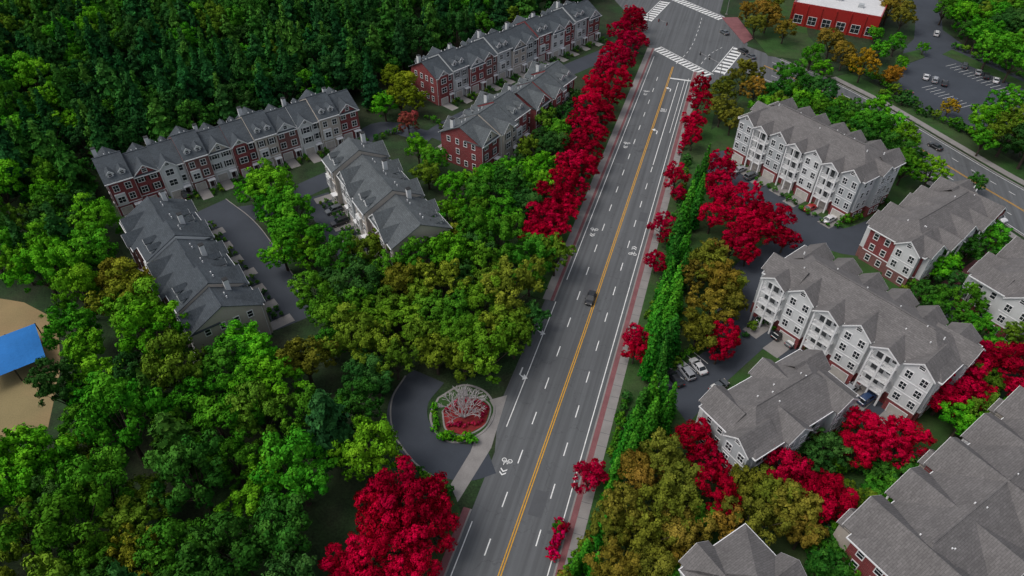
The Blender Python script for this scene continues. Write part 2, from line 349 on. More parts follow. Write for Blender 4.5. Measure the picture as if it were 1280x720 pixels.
# ------------------------------------------------------------------ buildings
class Bld:
    def __init__(s,name,P0,P1,depth):
        s.e=bpy.data.objects.new(name,None); link(s.e); s.e.empty_display_size=2
        d=Vector((P1[0]-P0[0],P1[1]-P0[1])); s.L=d.length; s.D=depth
        s.e.location=(P0[0],P0[1],0); s.e.rotation_euler=(0,0,math.atan2(d.y,d.x)); s.parts={}
        D=depth;L=s.L
        s.front=((0,0),(1,0),(0,-1)); s.back=((L,D),(-1,0),(0,1)); s.left=((0,D),(0,-1),(-1,0)); s.right=((L,0),(0,1),(1,0))
    def a(s,n,mat):
        k=(n,mat)
        if k not in s.parts: s.parts[k]=Acc()
        return s.parts[k]
    def P(s,fr,u,n,z):
        o,d,nn=fr; return (o[0]+d[0]*u+nn[0]*n,o[1]+d[1]*u+nn[1]*n,z)
    def wbox(s,nm,mat,fr,u0,u1,z0,z1,n0,n1):
        q=[s.P(fr,u0,n0,0),s.P(fr,u1,n0,0),s.P(fr,u1,n1,0),s.P(fr,u0,n1,0)]
        s.a(nm,mat).hexa([(x,y,z0) for x,y,_ in q]+[(x,y,z1) for x,y,_ in q])
    def slab(s,mat,pts,t=.2,nm='roof'):
        s.a(nm,mat).hexa([(x,y,z-t) for x,y,z in pts]+list(pts))
    def tri(s,nm,mat,fr,u0,u1,n,z,h,back=.3):
        a=s.a(nm,mat); uc=(u0+u1)/2
        p=[s.P(fr,u0,n,z),s.P(fr,u1,n,z),s.P(fr,uc,n,z+h)]; q=[s.P(fr,u0,n-back,z),s.P(fr,u1,n-back,z),s.P(fr,uc,n-back,z+h)]
        k=len(a.v); a.v+=p+q; a.f+=[(k,k+1,k+2),(k+3,k+5,k+4),(k,k+2,k+5,k+3),(k+1,k+4,k+5,k+2)]; a.m+=[0]*4
    def win(s,fr,u,z,w,h,n=0,shut=None):
        t=.14
        s.wbox('window_glass','glass_dark',fr,u-w/2,u+w/2,z,z+h,n-.05,n+.02)
        for a0,a1,b0,b1 in ((u-w/2-t,u-w/2,z-t,z+h+t),(u+w/2,u+w/2+t,z-t,z+h+t),(u-w/2,u+w/2,z+h,z+h+t),(u-w/2,u+w/2,z-t,z)):
            s.wbox('window_frames','trim_white',fr,a0,a1,b0,b1,n-.02,n+.1)
        s.wbox('window_frames','trim_white',fr,u-w/2,u+w/2,z+h/2-.04,z+h/2+.04,n+.02,n+.06)
        if w>1.1: s.wbox('window_frames','trim_white',fr,u-.04,u+.04,z,z+h,n+.02,n+.065)
        if shut:
            for k in (-1,1):
                c=u+k*(w/2+t+.2); s.wbox('shutters',shut,fr,c-.17,c+.17,z-.05,z+h+.05,n,n+.07)
    def gable(s,roof,wall,fr,uc,gw,n,ze,rise,inward,win=True,ov=.35):
        h=rise; k=h/(gw/2)
        s.tri('gable_walls',wall,fr,uc-gw/2,uc+gw/2,n,ze,h-.05)
        for sg in (-1,1):
            s.slab(roof,[s.P(fr,uc+sg*(gw/2+ov),n+ov,ze-ov*k+.12),s.P(fr,uc,n+ov,ze+h+.12),s.P(fr,uc,-inward,ze+h+.12),s.P(fr,uc+sg*(gw/2+ov),-inward,ze-ov*k+.12)],.16)
            s.slab('trim_white',[s.P(fr,uc+sg*(gw/2+ov),n+ov+.05,ze-ov*k+.09),s.P(fr,uc,n+ov+.05,ze+h+.09),s.P(fr,uc,n+ov,ze+h+.09),s.P(fr,uc+sg*(gw/2+ov),n+ov,ze-ov*k+.09)],.32,'bargeboards')
        if win and gw>2.2: s.win(fr,uc,ze+h*.18,min(1,gw*.25),h*.38,n)
    def finish(s):
        for (n,m),a in s.parts.items(): mesh_obj(n,a.v,a.f,[m],parent=s.e)
        return s.e
def door(b,fr,u,n=0,z=0):
    b.wbox('front_door','door_paint',fr,u-.5,u+.5,z,z+2.1,n-.02,n+.05)
    for a0,a1 in ((u-.65,u-.5),(u+.5,u+.65)): b.wbox('door_surround','trim_white',fr,a0,a1,z,z+2.25,n,n+.12)
    b.wbox('porch_roof','trim_white',fr,u-1.0,u+1.0,z+2.45,z+2.65,n,n+1.3)
    for q in (-.85,.85): b.wbox('porch_columns','trim_white',fr,u+q-.1,u+q+.1,0.17,z+2.45,n+1.05,n+1.25)
    b.wbox('door_step','concrete',fr,u-1.0,u+1.0,0,.17,n,n+1.4)
def garage(b,fr,u,n=0,w=2.6):
    b.wbox('garage_door','garage_door_paint',fr,u-w/2,u+w/2,0.02,2.2,n-.05,n+.03)
    for a0,a1 in ((u-w/2-.15,u-w/2),(u+w/2,u+w/2+.15)): b.wbox('garage_trim','trim_white',fr,a0,a1,0,2.35,n,n+.1)
    b.wbox('garage_trim','trim_white',fr,u-w/2,u+w/2,2.2,2.35,n,n+.1)
    b.wbox('driveway_slab','concrete',fr,u-w/2-.1,u+w/2+.1,0,.06,n,n+5.2)
SHR=[]
def world_of(b,p):
    c=math.cos(b.e.rotation_euler.z); s_=math.sin(b.e.rotation_euler.z)
    return (b.e.location.x+c*p[0]-s_*p[1], b.e.location.y+s_*p[0]+c*p[1])
def townhouse_row(name,P0,P1,depth,units,seed,eave=9.4,roof='roof_slate',gf=True,gb=False,walls=('brick_red','siding_beige','brick_brown','siding_white','brick_red','siding_grey'),ends='brick_red'):
    rnd=random.Random(seed); b=Bld(name,P0,P1,depth); L=b.L; w=L/units
    sl=.52; last=None
    for i in range(units):
        x0=i*w; x1=x0+w; st=(0,1.1,.4)[(i*2+seed)%3]; ze=eave+(.0,.7,-.3)[(i+seed)%3]
        wm=rnd.choice([m for m in walls if m!=last]); last=wm
        if i in (0,units-1): wm=ends
        b.a('walls',wm).box(x0,x1,-st,depth,0,ze)
        yr=(depth-st)/2; zr=ze+(depth+st)/2*sl
        ov=.45
        a=b.a('gable_walls',wm); k=len(a.v)
        a.v+=[(x0+.02,-st,ze),(x0+.02,depth,ze),(x0+.02,yr,zr-.12),(x1-.02,-st,ze),(x1-.02,depth,ze),(x1-.02,yr,zr-.12)]
        a.f+=[(k,k+1,k+2),(k+3,k+5,k+4)]; a.m+=[0,0]
        e0=x0-(ov if i==0 else 0); e1=x1+(ov if i==units-1 else 0)
        b.slab(roof,[(e0,-st-ov,ze-ov*sl+.12),(e1,-st-ov,ze-ov*sl+.12),(e1,yr,zr+.12),(e0,yr,zr+.12)])
        b.slab(roof,[(e0,depth+ov,ze-ov*sl+.12),(e1,depth+ov,ze-ov*sl+.12),(e1,yr,zr+.12),(e0,yr,zr+.12)])
        b.a('gutters','trim_white').box(e0,e1,-st-ov-.15,-st-ov,ze-ov*sl-.2,ze-ov*sl+.06)
        b.a('gutters','trim_white').box(e0,e1,depth+ov,depth+ov+.12,ze-ov*sl-.1,ze-ov*sl+.06)
        b.a('ridge_cap',roof).box(e0,e1,yr-.15,yr+.15,zr+.05,zr+.2)
        for fr,uu,n0,gar in ((b.front,lambda q:x0+q,st,gf),(b.back,lambda q:L-x1+q,0,gb)):
            sty=(i+seed+(0 if fr is b.front else 1))%3
            shut=rnd.choice([None,'black_metal',None])
            inw=depth/2
            if sty==0:
                gw=w*.6; uc=uu(w*.36); pr=n0+.7
                b.wbox('bay',wm,fr,uc-gw/2,uc+gw/2,0,ze+.3,n0-.1,pr)
                b.gable(roof,'siding_white' if rnd.random()<.6 else wm,fr,uc,gw,pr,ze+.3,gw*.45,inw*.75)
                ws=[(uc,1.9,pr),(uu(w*.83),1.0,n0)]
            elif sty==1:
                ws=[(uu(w*.27),1.2,n0),(uu(w*.73),1.3,n0)]
                for q in (.28,.72):
                    uc=uu(w*q); dn=n0-1.2
                    b.wbox('dormer_walls','siding_white',fr,uc-.75,uc+.75,ze+.2,ze+1.7,dn-2.4,dn)
                    b.gable(roof,'siding_white',fr,uc,1.5,dn,ze+1.7,.7,-dn+2.6,win=False,ov=.2)
                    b.win(fr,uc,ze+.75,.8,.85,dn)
                b.wbox('bay','siding_white',fr,uu(w*.1),uu(w*.5),3.1,6.4,n0-.1,n0+.6)
                b.win(fr,uu(w*.3),4.0,1.6,1.6,n0+.6)
            else:
                gw=w*.96; uc=uu(w*.5)
                b.gable(roof,rnd.choice(['siding_white',wm,'siding_beige']),fr,uc,gw,n0+.02,ze,gw*.42,inw*.8)
                ws=[(uu(w*.25),1.4,n0),(uu(w*.75),1.4,n0)]
            for fl in (1,2):
                for (u,ww,nn) in ws:
                    if sty==1 and fl==1 and abs(u-uu(w*.27))<.1: continue
                    b.win(fr,u,.9+3.1*fl,ww,1.65,nn,shut)
            b.wbox('string_course','trim_white',fr,uu(.05),uu(w-.05),3.0,3.2,n0-.02,n0+.1)
            b.wbox('downpipe','trim_white',fr,uu(.08),uu(.2),0,ze-.2,n0,n0+.12)
            if gar:
                garage(b,fr,uu(w*.34),n0+(.7 if sty==0 else 0)); door(b,fr,uu(w*.8),n0)
                for q,dd,rr in ((.97,2.5,.8),(.97,4.2,.7),(.66,2.8,.8),(.62,4.3,.6),(.98,.9,.6)):
                    p=b.P(fr,uu(w*q),n0+dd,0); SHR.append((world_of(b,p),rr))
            else:
                b.win(fr,uu(w*.3),.9,1.3,1.4,n0+(.7 if sty==0 else 0)); door(b,fr,uu(w*.8),n0)
        if i%2==0:
            yc=depth*.72; zc=ze+(depth-yc)*sl
            b.a('chimney','siding_white').box(x0+.3,x0+1.3,yc-.5,yc+.5,zc-.6,zr+1.0); b.a('chimney_cap','black_metal').box(x0+.25,x0+1.35,yc-.55,yc+.55,zr+1.0,zr+1.15)
        for q in (.4,.6):
            yc=depth*.62; zc=ze+(depth-yc)*sl; b.a('roof_vents','trim_white').box(x0+w*q,x0+w*q+.2,yc,yc+.2,zc,zc+.6)
    for fr in (b.left,b.right):
        for fl in range(3):
            for q in (.2,.42,.62,.82): 
                if (fl+int(q*10))%4!=3: b.win(fr,depth*q,.9+3.1*fl,1.0,1.5,0)
    return b.finish()
def prism_roof(b,roof,x0,x1,y0,y1,z,sl,ov=.6,hip=(True,True)):
    x0-=ov;x1+=ov;y0-=ov;y1+=ov; z=z+.05; h=(y1-y0)/2*sl; ym=(y0+y1)/2; hr=(y1-y0)/2
    a=b.a('roof',roof); k=len(a.v)
    rx0=x0+(hr*.9 if hip[0] else 0); rx1=x1-(hr*.9 if hip[1] else 0)
    a.v+=[(x0,y0,z),(x1,y0,z),(x1,y1,z),(x0,y1,z),(rx0,ym,z+h),(rx1,ym,z+h),(x0,y0,z-.2),(x1,y0,z-.2),(x1,y1,z-.2),(x0,y1,z-.2)]
    f=[(0,1,5,4),(2,3,4,5),(1,2,5),(3,0,4),(9,8,7,6),(6,7,1,0),(7,8,2,1),(8,9,3,2),(9,6,0,3)]
    a.f+=[tuple(i+k for i in q) for q in f]; a.m+=[0]*len(f)
    g=b.a('gutters','trim_white')
    g.box(x0,x1,y0-.14,y0,z-.3,z-.05); g.box(x0,x1,y1,y1+.14,z-.3,z-.05)
    g.box(x0-.14,x0,y0-.14,y1+.14,z-.3,z-.05); g.box(x1,x1+.14,y0-.14,y1+.14,z-.3,z-.05)
    b.a('ridge_cap',roof).box(rx0,rx1,ym-.18,ym+.18,z+h-.1,z+h+.08)
    return h
def condo(name,P0,P1,depth,floors,seed,wall='siding_white',base='brick_red',roof='roof_taupe',seg=None,balc=True,gar=True,fh=3.05,alt='siding_grey',sl=.5,gmax=6.2):
    rnd=random.Random(seed); b=Bld(name,P0,P1,depth); L=b.L; ze=fh*floors+.3
    b.a('walls',wall).box(0,L,0,depth,0,ze)
    h=prism_roof(b,roof,0,L,0,depth,ze,sl)
    for fr,ln in ((b.front,L),(b.back,L),(b.left,depth),(b.right,depth)):
        long_=fr in (b.front,b.back)
        b.wbox('brick_base',base,fr,-.05 if long_ else 0,ln+(.05 if long_ else 0),0,fh,0,.05)
        b.wbox('band','trim_white',fr,0,ln,fh,fh+.18,.0,.12)
        b.wbox('fascia','trim_white',fr,0,ln,ze-.45,ze-.2,.0,.08)
        n=seg if (seg and long_) else max(1,round(ln/6.0))
        sw=ln/n
        for i in range(n):
            c=(i+.5)*sw; t=(i+seed)%2
            if not long_: t=0 if i==n//2 else 2
            if t==0:
                gw=min(gmax,sw*.86); pr=1.2 if gmax<7 else 2.0; rise=gw*.4
                wm=rnd.choice([wall,alt,wall])
                b.wbox('bay',wm,fr,c-gw/2,c+gw/2,fh,ze+.35,-.1,pr); b.wbox('bay_base',base,fr,c-gw/2,c+gw/2,0,fh,-.1,pr+.02)
                b.gable(roof,wm,fr,c,gw,pr,ze+.35,rise,min(depth*.5,(rise+.9)/sl+.6))
                if gmax>7: b.gable(roof,alt,fr,c+gw*.25,gw*.42,pr+.9,ze-.6,gw*.17,1.5,win=False); b.wbox('bay',alt,fr,c+gw*.04,c+gw*.46,0,ze-.6,pr-.1,pr+.9)
                for fl in range(1,floors):
                    b.wbox('band','trim_white',fr,c-gw/2,c+gw/2,fl*fh+.02,fl*fh+.2,pr,pr+.06)
                    for q in (-.27,.27): b.win(fr,c+gw*q,fl*fh+.85,1.15,1.6,pr+(.9 if gmax>7 and q>0 else 0))
                if gar and fr is b.front: garage(b,fr,c,pr,3.4)
                else:
                    for q in (-.25,.25): b.win(fr,c+gw*q,.9,1.1,1.4,pr+(.92 if gmax>7 and q>0 else .02))
            elif t==1:
                bw=sw*.8
                for fl in range(1,floors):
                    z=fl*fh+.1
                    if balc:
                        b.wbox('balcony_floor','trim_white',fr,c-bw/2,c+bw/2,z-.25,z,0.12,1.9)
                        b.wbox('balcony_rail','trim_white',fr,c-bw/2,c+bw/2,z+1.0,z+1.08,1.8,1.88)
                        k=int(bw/.3)
                        for j in range(k+1):
                            u=c-bw/2+.05+j*(bw-.1)/k; b.wbox('balusters','trim_white',fr,u-.025,u+.025,z,z+1.0,1.81,1.86)
                        for sgn in (-1,1): b.wbox('balcony_rail','trim_white',fr,c+sgn*bw/2-.04,c+sgn*bw/2+.04,z+.98,z+1.06,.12,1.8)
                    b.wbox('patio_door','glass_dark',fr,c-bw*.38,c+bw*.12,z+.05,z+2.3,-.02,.04)
                    b.wbox('patio_door_frame','trim_white',fr,c-bw*.15,c-bw*.11,z+.05,z+2.3,.04,.07)
                    b.wbox('patio_door_frame','trim_white',fr,c-bw*.38,c+bw*.12,z+2.3,z+2.45,0,.1)
                    b.win(fr,c+bw*.32,z+.8,1.0,1.3,0)
                if balc:
                    for u in (c-bw/2,c,c+bw/2): b.wbox('balcony_posts','trim_white',fr,u-.16,u+.16,0,ze-.12,1.65,1.95)
                    b.wbox('porch_ceiling','trim_white',fr,c-bw/2-.15,c+bw/2+.15,ze-.12,ze+.2,0.1,2.0)
                    b.gable(roof,'siding_white',fr,c,bw+.2,2.0,ze+.2,bw*.34,min(depth*.5,(bw*.34+.6)/sl+.6),win=False)
                if gar and fr is b.front: garage(b,fr,c,.06,3.4)
                else: b.win(fr,c,.9,1.8,1.5,.05)
            else:
                for fl in range(floors):
                    for q in (-.22,.22): b.win(fr,c+sw*q,fl*fh+.85,1.0,1.5,.05 if fl==0 else 0)
    for i in range(int(L/4)):
        u=rnd.uniform(2,L-2); yy=depth*rnd.uniform(.3,.7); zz=ze+(depth/2-abs(yy-depth/2))*sl
        b.a('roof_vents','trim_white').box(u,u+.2,yy,yy+.2,zz,zz+.6)
    return b.finish()
A0=G(150,268);A1=G(452,170)
LW=('siding_white','siding_grey','siding_beige','brick_brown','siding_white','siding_grey')
townhouse_row('brick_townhouse_row',A0,A1,13,11,1,walls=('brick_red','siding_beige','brick_red','siding_white','brick_brown','siding_grey'))
townhouse_row('siding_townhouse_row',(-91.5,130),(-62.5,93),14,7,2,gf=False,gb=True,walls=LW,ends='siding_beige')
townhouse_row('siding_townhouse_row',(-48.5,156.5),(-26.5,120),14,6,4,roof='roof_slate_light',gf=True,walls=LW,ends='siding_beige')
townhouse_row('brick_townhouse_row',G(548,132),G(745,47),13,12,3)
townhouse_row('brick_townhouse_row',G(602,218),G(660,174),14,3,5,gf=False,gb=True,roof='roof_slate_light')
townhouse_row('brick_townhouse_row',G(668,170),G(716,132),13,3,8,gf=False,gb=True,roof='roof_slate_light')
condo('white_condominium',(64.5,174.4),(86.5,141.9),15.5,4,0)
condo('white_condominium',(53,107.5),(75.5,78.5),13.5,4,1)
condo('brick_apartment_house',(91,116.6),(117.4,134.5),13,3,0,wall='brick_red',alt='siding_white',base='brick_brown',balc=True,gar=False)
condo('grey_apartment_house',(40,64.9),(60.8,77.8),11.8,3,1,wall='siding_grey',alt='siding_white',balc=False,gar=False)
condo('grey_apartment_house',(58.2,38.6),(101,65.4),14,3,0,wall='brick_red',alt='siding_beige',balc=True,gar=False,seg=5,gmax=8.6,sl=.48)
condo('grey_apartment_house',(33.4,32),(43.6,38.4),16,3,1,wall='siding_grey',balc=False,gar=False)
condo('white_condominium',(106,98),(124,109),14,3,1,balc=True,gar=False)
b=Bld('red_commercial_building',G(985,30),G(1092,50),30); L=b.L
b.a('walls','car_red').box(0,L,0,30,0,8); b.a('roof','flat_roof_white').box(.4,L-.4,.4,29.6,8,8.1)
for (x0,x1,y0,y1) in ((0,L,0,.4),(0,L,29.6,30),(0,.4,.4,29.6),(L-.4,L,.4,29.6)): b.a('parapet','car_red').box(x0,x1,y0,y1,8,8.8)
for i in range(6):
    u=(i+.5)*L/6
    b.wbox('pilasters','car_red',b.front,u-2.6,u-2.1,0,8.2,0,.35)
    b.win(b.front,u+.4,1.2,3,3,0)
b.a('rooftop_unit','siding_grey').box(L*.4,L*.4+3,12,15,8.1,9.6); b.a('rooftop_unit','siding_grey').box(L*.7,L*.7+2,8,10,8.1,9.3)
b.finish()
def signal(p,aim,arm=9):
    x,y_=G(*p); tx,ty=G(*aim); a=math.atan2(ty-y_,tx-x); s_=Bld('traffic_signal',(x,y_),(x+math.cos(a),y_+math.sin(a)),1)
    def cyl(part,p0,p1,r0,r1,mat='galvanised_steel'):
        ac=s_.a(part,mat); tv=[];tf=[]; limb(tv,tf,p0,p1,r0,r1,8); k=len(ac.v); ac.v+=tv; ac.f+=[tuple(i+k for i in q) for q in tf]; ac.m+=[0]*len(tf)
    cyl('pole',(0,0,0),(0,0,7),.16,.12); cyl('mast_arm',(0,0,6.4),(arm,0,6.9),.11,.06)
    s_.a('base_plate','concrete').box(-.4,.4,-.4,.4,0,.2)
    for u in (arm*.55,arm*.95):
        s_.a('signal_head','black_metal').box(u-.2,u+.2,-.35,-.12,5.9,7.1)
        for z in (6.1,6.5,6.9): s_.a('signal_lens','tail_lens').box(u-.11,u+.11,-.39,-.35,z-.11,z+.11)
    s_.finish()
signal((898,103),(860,84),11); signal((808,40),(850,60),11); signal((908,18),(875,18),10)

# ------------------------------------------------------------------ vegetation
def leaf_mesh(name,c,n,size,tint,trunk=None,aspect=.75,mat='foliage'):
    N=len(c); r=RNG.normal(size=(N,3)); t=np.cross(n,r); t/=np.linalg.norm(t,axis=1,keepdims=True)+1e-9
    bt=np.cross(n,t); bt/=np.linalg.norm(bt,axis=1,keepdims=True)+1e-9
    s=(size*RNG.uniform(.55,1.3,N))[:,None]
    v=np.empty((N,4,3)); v[:,0]=c-t*s; v[:,1]=c-bt*s*aspect; v[:,2]=c+t*s; v[:,3]=c+bt*s*aspect
    tv,tf=trunk if trunk else ([],[])
    V=np.concatenate([v.reshape(-1,3),np.array(tv).reshape(-1,3)]) if len(tv) else v.reshape(-1,3)
    me=bpy.data.meshes.new(name); me.vertices.add(len(V)); me.vertices.foreach_set('co',V.ravel())
    nf=N+len(tf); me.loops.add(nf*4); me.polygons.add(nf)
    idx=np.arange(N*4); 
    if len(tf): idx=np.concatenate([idx,(np.array(tf)+N*4).ravel()])
    me.loops.foreach_set('vertex_index',idx.astype(np.int32)); me.polygons.foreach_set('loop_start',np.arange(nf)*4)
    mi=np.zeros(nf,dtype=np.int32); mi[N:]=1; 
    me.materials.append(MATS[mat]); me.materials.append(MATS['bark']); me.polygons.foreach_set('material_index',mi)
    at=me.attributes.new('tint','FLOAT','FACE'); tt=np.zeros(nf); tt[:N]=np.clip(tint,0,1); at.data.foreach_set('value',tt)
    me.update(calc_edges=True); me.validate(); return me
def unit(a): return a/(np.linalg.norm(a,axis=1,keepdims=True)+1e-9)
def deciduous(name,seed,lobes=20,n=9000,vert=.85,loose=.1,leaf=.041,lr=(.2,.42),subs=12,mat='foliage'):
    """crown = limbs' foliage masses, each broken into many small sprays of leaves"""
    rg=np.random.default_rng(seed); cs=[];rs=[]
    sx,sy=rg.uniform(.85,1.12,2)
    for i in range(lobes):
        ph=i*2.39996+rg.uniform(-.6,.6); zz=1-(i+.5)/lobes*1.5+rg.uniform(-.18,.18); zz=max(-.55,min(1,zz))
        rr=math.sqrt(max(0,1-zz*zz)); k=rg.uniform(.42,.82+loose)
        cs.append((rr*math.cos(ph)*k*sx,rr*math.sin(ph)*k*sy,zz*k*vert)); rs.append(rg.uniform(*lr)*(1.15-.35*k))
    cs=np.array(cs);rs=np.array(rs); lt=rg.uniform(.1,.9,lobes)
    sd=unit(rg.normal(size=(lobes*subs,3))+np.array([0,0,.45])); sl_=np.repeat(np.arange(lobes),subs)
    sr=rs[sl_]*rg.uniform(.25,.48,len(sl_)); sc_=cs[sl_]+sd*(rs[sl_]*rg.uniform(.6,1.1,len(sl_)))[:,None]; st=rg.uniform(0,1,len(sl_))
    p=sr**2/np.sum(sr**2); M=int(n*1.6); k=rg.choice(len(sl_),M,p=p)
    d=unit(rg.normal(size=(M,3))); pos=sc_[k]+d*(sr[k]*rg.random(M)**.45)[:,None]*np.array([1.15,1.15,.7])
    li=sl_[k]; dist=np.linalg.norm(pos[:,None,:]-cs[None],axis=2)/rs[None]
    keep=dist.min(axis=1)>.55; pos=pos[keep][:n]; d=d[keep][:n]; k=k[keep][:n]; li=li[keep][:n]
    nn=unit(d*.8+sd[k]*.8+rg.normal(size=d.shape)*.4)
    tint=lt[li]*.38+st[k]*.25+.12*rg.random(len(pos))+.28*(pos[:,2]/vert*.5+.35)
    pos[:,2]+=1.35
    tv=[];tf=[]; limb(tv,tf,(0,0,-.02),(.02,0,.5),.075,.055,8); limb(tv,tf,(.02,0,.5),(0,.03,1.3),.055,.02,8)
    for i in range(0,lobes,2): limb(tv,tf,(.02,0,.45+.03*(i%5)),(cs[i][0]*.9,cs[i][1]*.9,cs[i][2]+1.35),.03,.008,5)
    return leaf_mesh(name,pos,nn,leaf,tint,(tv,tf),mat=mat)
def conifer(name,seed,n=7000,rad=.3,base=.04,leaf=.03,gap=.0,power=.8,levels=26):
    rg=np.random.default_rng(seed)
    per=12
    br=[]
    for l in range(levels):
        h=base+(1-base)*(l/levels)**1.0; R_=rad*(1-h)**power+.012
        if gap: R_*=rg.uniform(.65,1.2)
        for k in range(max(4,int(per*(1-h*.6)))):
            a=rg.uniform(0,math.tau); br.append((h+rg.uniform(-.015,.015),a,R_*rg.uniform(.75,1.18),rg.uniform(.1,.95)))
    br=np.array(br); wgt=br[:,2]/br[:,2].sum(); bi=rg.choice(len(br),n,p=wgt); B=br[bi]
    t=rg.random(n)**.55; sp=.2*(1-t*.5)
    a=B[:,1]+rg.normal(size=n)*sp; r=B[:,2]*t
    z=B[:,0]+r*(.5 if not gap else -.05)+rg.normal(size=n)*.01
    pos=np.stack([r*np.cos(a),r*np.sin(a),z],1)
    nn=unit(np.stack([np.cos(a),np.sin(a),np.full(n,.6)],1)+rg.normal(size=(n,3))*.5)
    tv=[];tf=[]; limb(tv,tf,(0,0,-.01),(0,0,.97),.022,.004,7)
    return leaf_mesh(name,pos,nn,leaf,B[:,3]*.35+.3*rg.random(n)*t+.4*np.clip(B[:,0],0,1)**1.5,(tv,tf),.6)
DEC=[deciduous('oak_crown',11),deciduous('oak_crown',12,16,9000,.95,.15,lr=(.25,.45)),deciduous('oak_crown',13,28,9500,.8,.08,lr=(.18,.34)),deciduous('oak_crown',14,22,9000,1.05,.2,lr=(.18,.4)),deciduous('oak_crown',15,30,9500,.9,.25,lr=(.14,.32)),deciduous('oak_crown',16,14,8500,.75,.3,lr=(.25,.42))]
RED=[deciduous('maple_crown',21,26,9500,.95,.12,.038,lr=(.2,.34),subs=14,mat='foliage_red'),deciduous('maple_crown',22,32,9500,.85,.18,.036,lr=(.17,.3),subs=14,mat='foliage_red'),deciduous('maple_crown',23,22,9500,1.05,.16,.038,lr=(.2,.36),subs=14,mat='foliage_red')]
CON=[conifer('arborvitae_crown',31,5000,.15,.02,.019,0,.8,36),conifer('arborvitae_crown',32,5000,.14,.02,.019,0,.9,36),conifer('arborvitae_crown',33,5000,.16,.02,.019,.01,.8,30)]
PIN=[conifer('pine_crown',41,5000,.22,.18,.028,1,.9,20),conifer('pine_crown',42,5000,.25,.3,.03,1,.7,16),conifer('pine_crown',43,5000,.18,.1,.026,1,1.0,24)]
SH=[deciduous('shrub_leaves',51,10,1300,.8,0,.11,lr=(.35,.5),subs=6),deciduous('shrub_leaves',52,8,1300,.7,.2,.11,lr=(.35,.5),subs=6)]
PLACED=[]
def tree(kind,xy,R_,col,hz=1.0,rot=None,mesh=None):
    pool={'oak_tree':DEC,'red_maple_tree':RED,'shrub':SH}.get(kind)
    if kind=='arborvitae_tree': pool=CON
    if kind=='pine_tree': pool=PIN
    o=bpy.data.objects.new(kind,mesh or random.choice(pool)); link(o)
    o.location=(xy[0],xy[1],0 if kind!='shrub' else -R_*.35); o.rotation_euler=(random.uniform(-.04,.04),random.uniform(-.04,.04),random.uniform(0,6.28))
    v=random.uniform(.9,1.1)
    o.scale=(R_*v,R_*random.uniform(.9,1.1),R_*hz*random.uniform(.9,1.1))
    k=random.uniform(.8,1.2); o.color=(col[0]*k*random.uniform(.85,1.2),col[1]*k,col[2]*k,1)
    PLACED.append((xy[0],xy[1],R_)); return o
GREEN=[(.026,.115,.014),(.038,.16,.012),(.055,.19,.012),(.026,.095,.018),(.08,.17,.014)]
DARK=[(.014,.065,.018),(.018,.08,.016),(.024,.09,.018)]
OLIVE=[(.16,.145,.018),(.125,.14,.018),(.18,.14,.02),(.11,.135,.015)]
BRIGHT=[(.06,.27,.01),(.085,.28,.012),(.045,.23,.012)]
REDC=[(.37,.002,.022),(.42,.002,.028),(.29,.002,.016),(.39,.003,.030)]
def T(kind,lst,pal,hz=1.0):
    for it in lst:
        px,py,R_=it[:3]; zc=R_*1.35*hz if kind!='arborvitae_tree' else R_*.5
        tree(kind,G(px,py,zc),R_,random.choice(pal),hz)
T('red_maple_tree',[(x,y,r+.5) for x,y,r in [(792,32,4.5),(782,55,4.2),(798,50,3.8),(768,66,4.5),(783,76,4),(756,88,4.5),(772,98,4.2),(746,110,4.5),(762,120,4),(736,132,4.4),(752,142,4),(728,155,4.3),(744,165,4),(720,178,4.4),(736,188,3.8),(712,204,4.3),(728,210,3.8),(702,228,4.3),(718,235,3.8),(690,250,4.2),(706,258,3.8),(680,272,4.2),(696,280,3.6),(670,292,3.6),(685,300,3.4),(790,20,4),(775,40,4)]],REDC)
T('red_maple_tree',[(510,625,5.8),(543,655,4.2),(478,650,4.8),(455,700,4.8),(500,678,5),(428,712,4),(540,622,3.4),(515,715,4),(480,620,4)],REDC)
T('red_maple_tree',[(868,150,4.2),(874,128,4),(866,172,3.2),(876,108,3.6),(845,222,3.4),(848,242,2.6),(828,280,3.4),(834,298,2.4),(820,325,3),(900,210,4.4),(897,232,4),(890,270,4),(932,247,4.4),(925,272,4.2),(905,248,4),(942,290,4.6),(968,278,4.6),(982,296,3.6),(915,305,4),(935,314,3.4),(905,418,3.8),(898,438,3),(795,422,3.4),(793,440,2.6),(735,598,2.9),(745,590,2),(705,660,1.2),(868,548,4.2),(882,575,3.2),(895,612,4.2),(975,583,4.2),(1002,600,3.4),(1040,625,4.6),(1022,612,3.2),(1082,538,4.8),(1130,542,4.4),(1108,562,4),(1195,462,5.8),(1180,495,4.2),(1215,490,4.2),(1255,458,4.8),(1275,490,4.2),(1072,562,3.7),(1225,445,4),(1290,450,5),(950,262,3.6)],REDC)
T('arborvitae_tree',[(x,y,r*1.2) for x,y,r in [(878,212,11),(870,232,11),(862,252,12),(854,272,12),(848,292,12),(842,318,11),(836,345,12),(846,362,11),(830,370,12),(824,392,12),(838,398,12),(820,418,12),(832,428,11),(816,445,11),(852,340,10),(800,512,11),(816,502,12),(790,532,11),(808,540,12),(832,520,10),(838,500,8),(778,560,9),(790,570,9),(770,590,8),(752,660,8),(735,690,8),(745,705,7),(720,705,6),(760,615,7),(868,262,10),(858,310,9),(858,275,10),(850,315,10),(812,525,10),(798,548,9),(826,500,11),(842,420,10),(828,455,9),(842,378,11),(872,245,10)]],[(.032,.19,.014),(.042,.22,.014),(.022,.13,.014)])
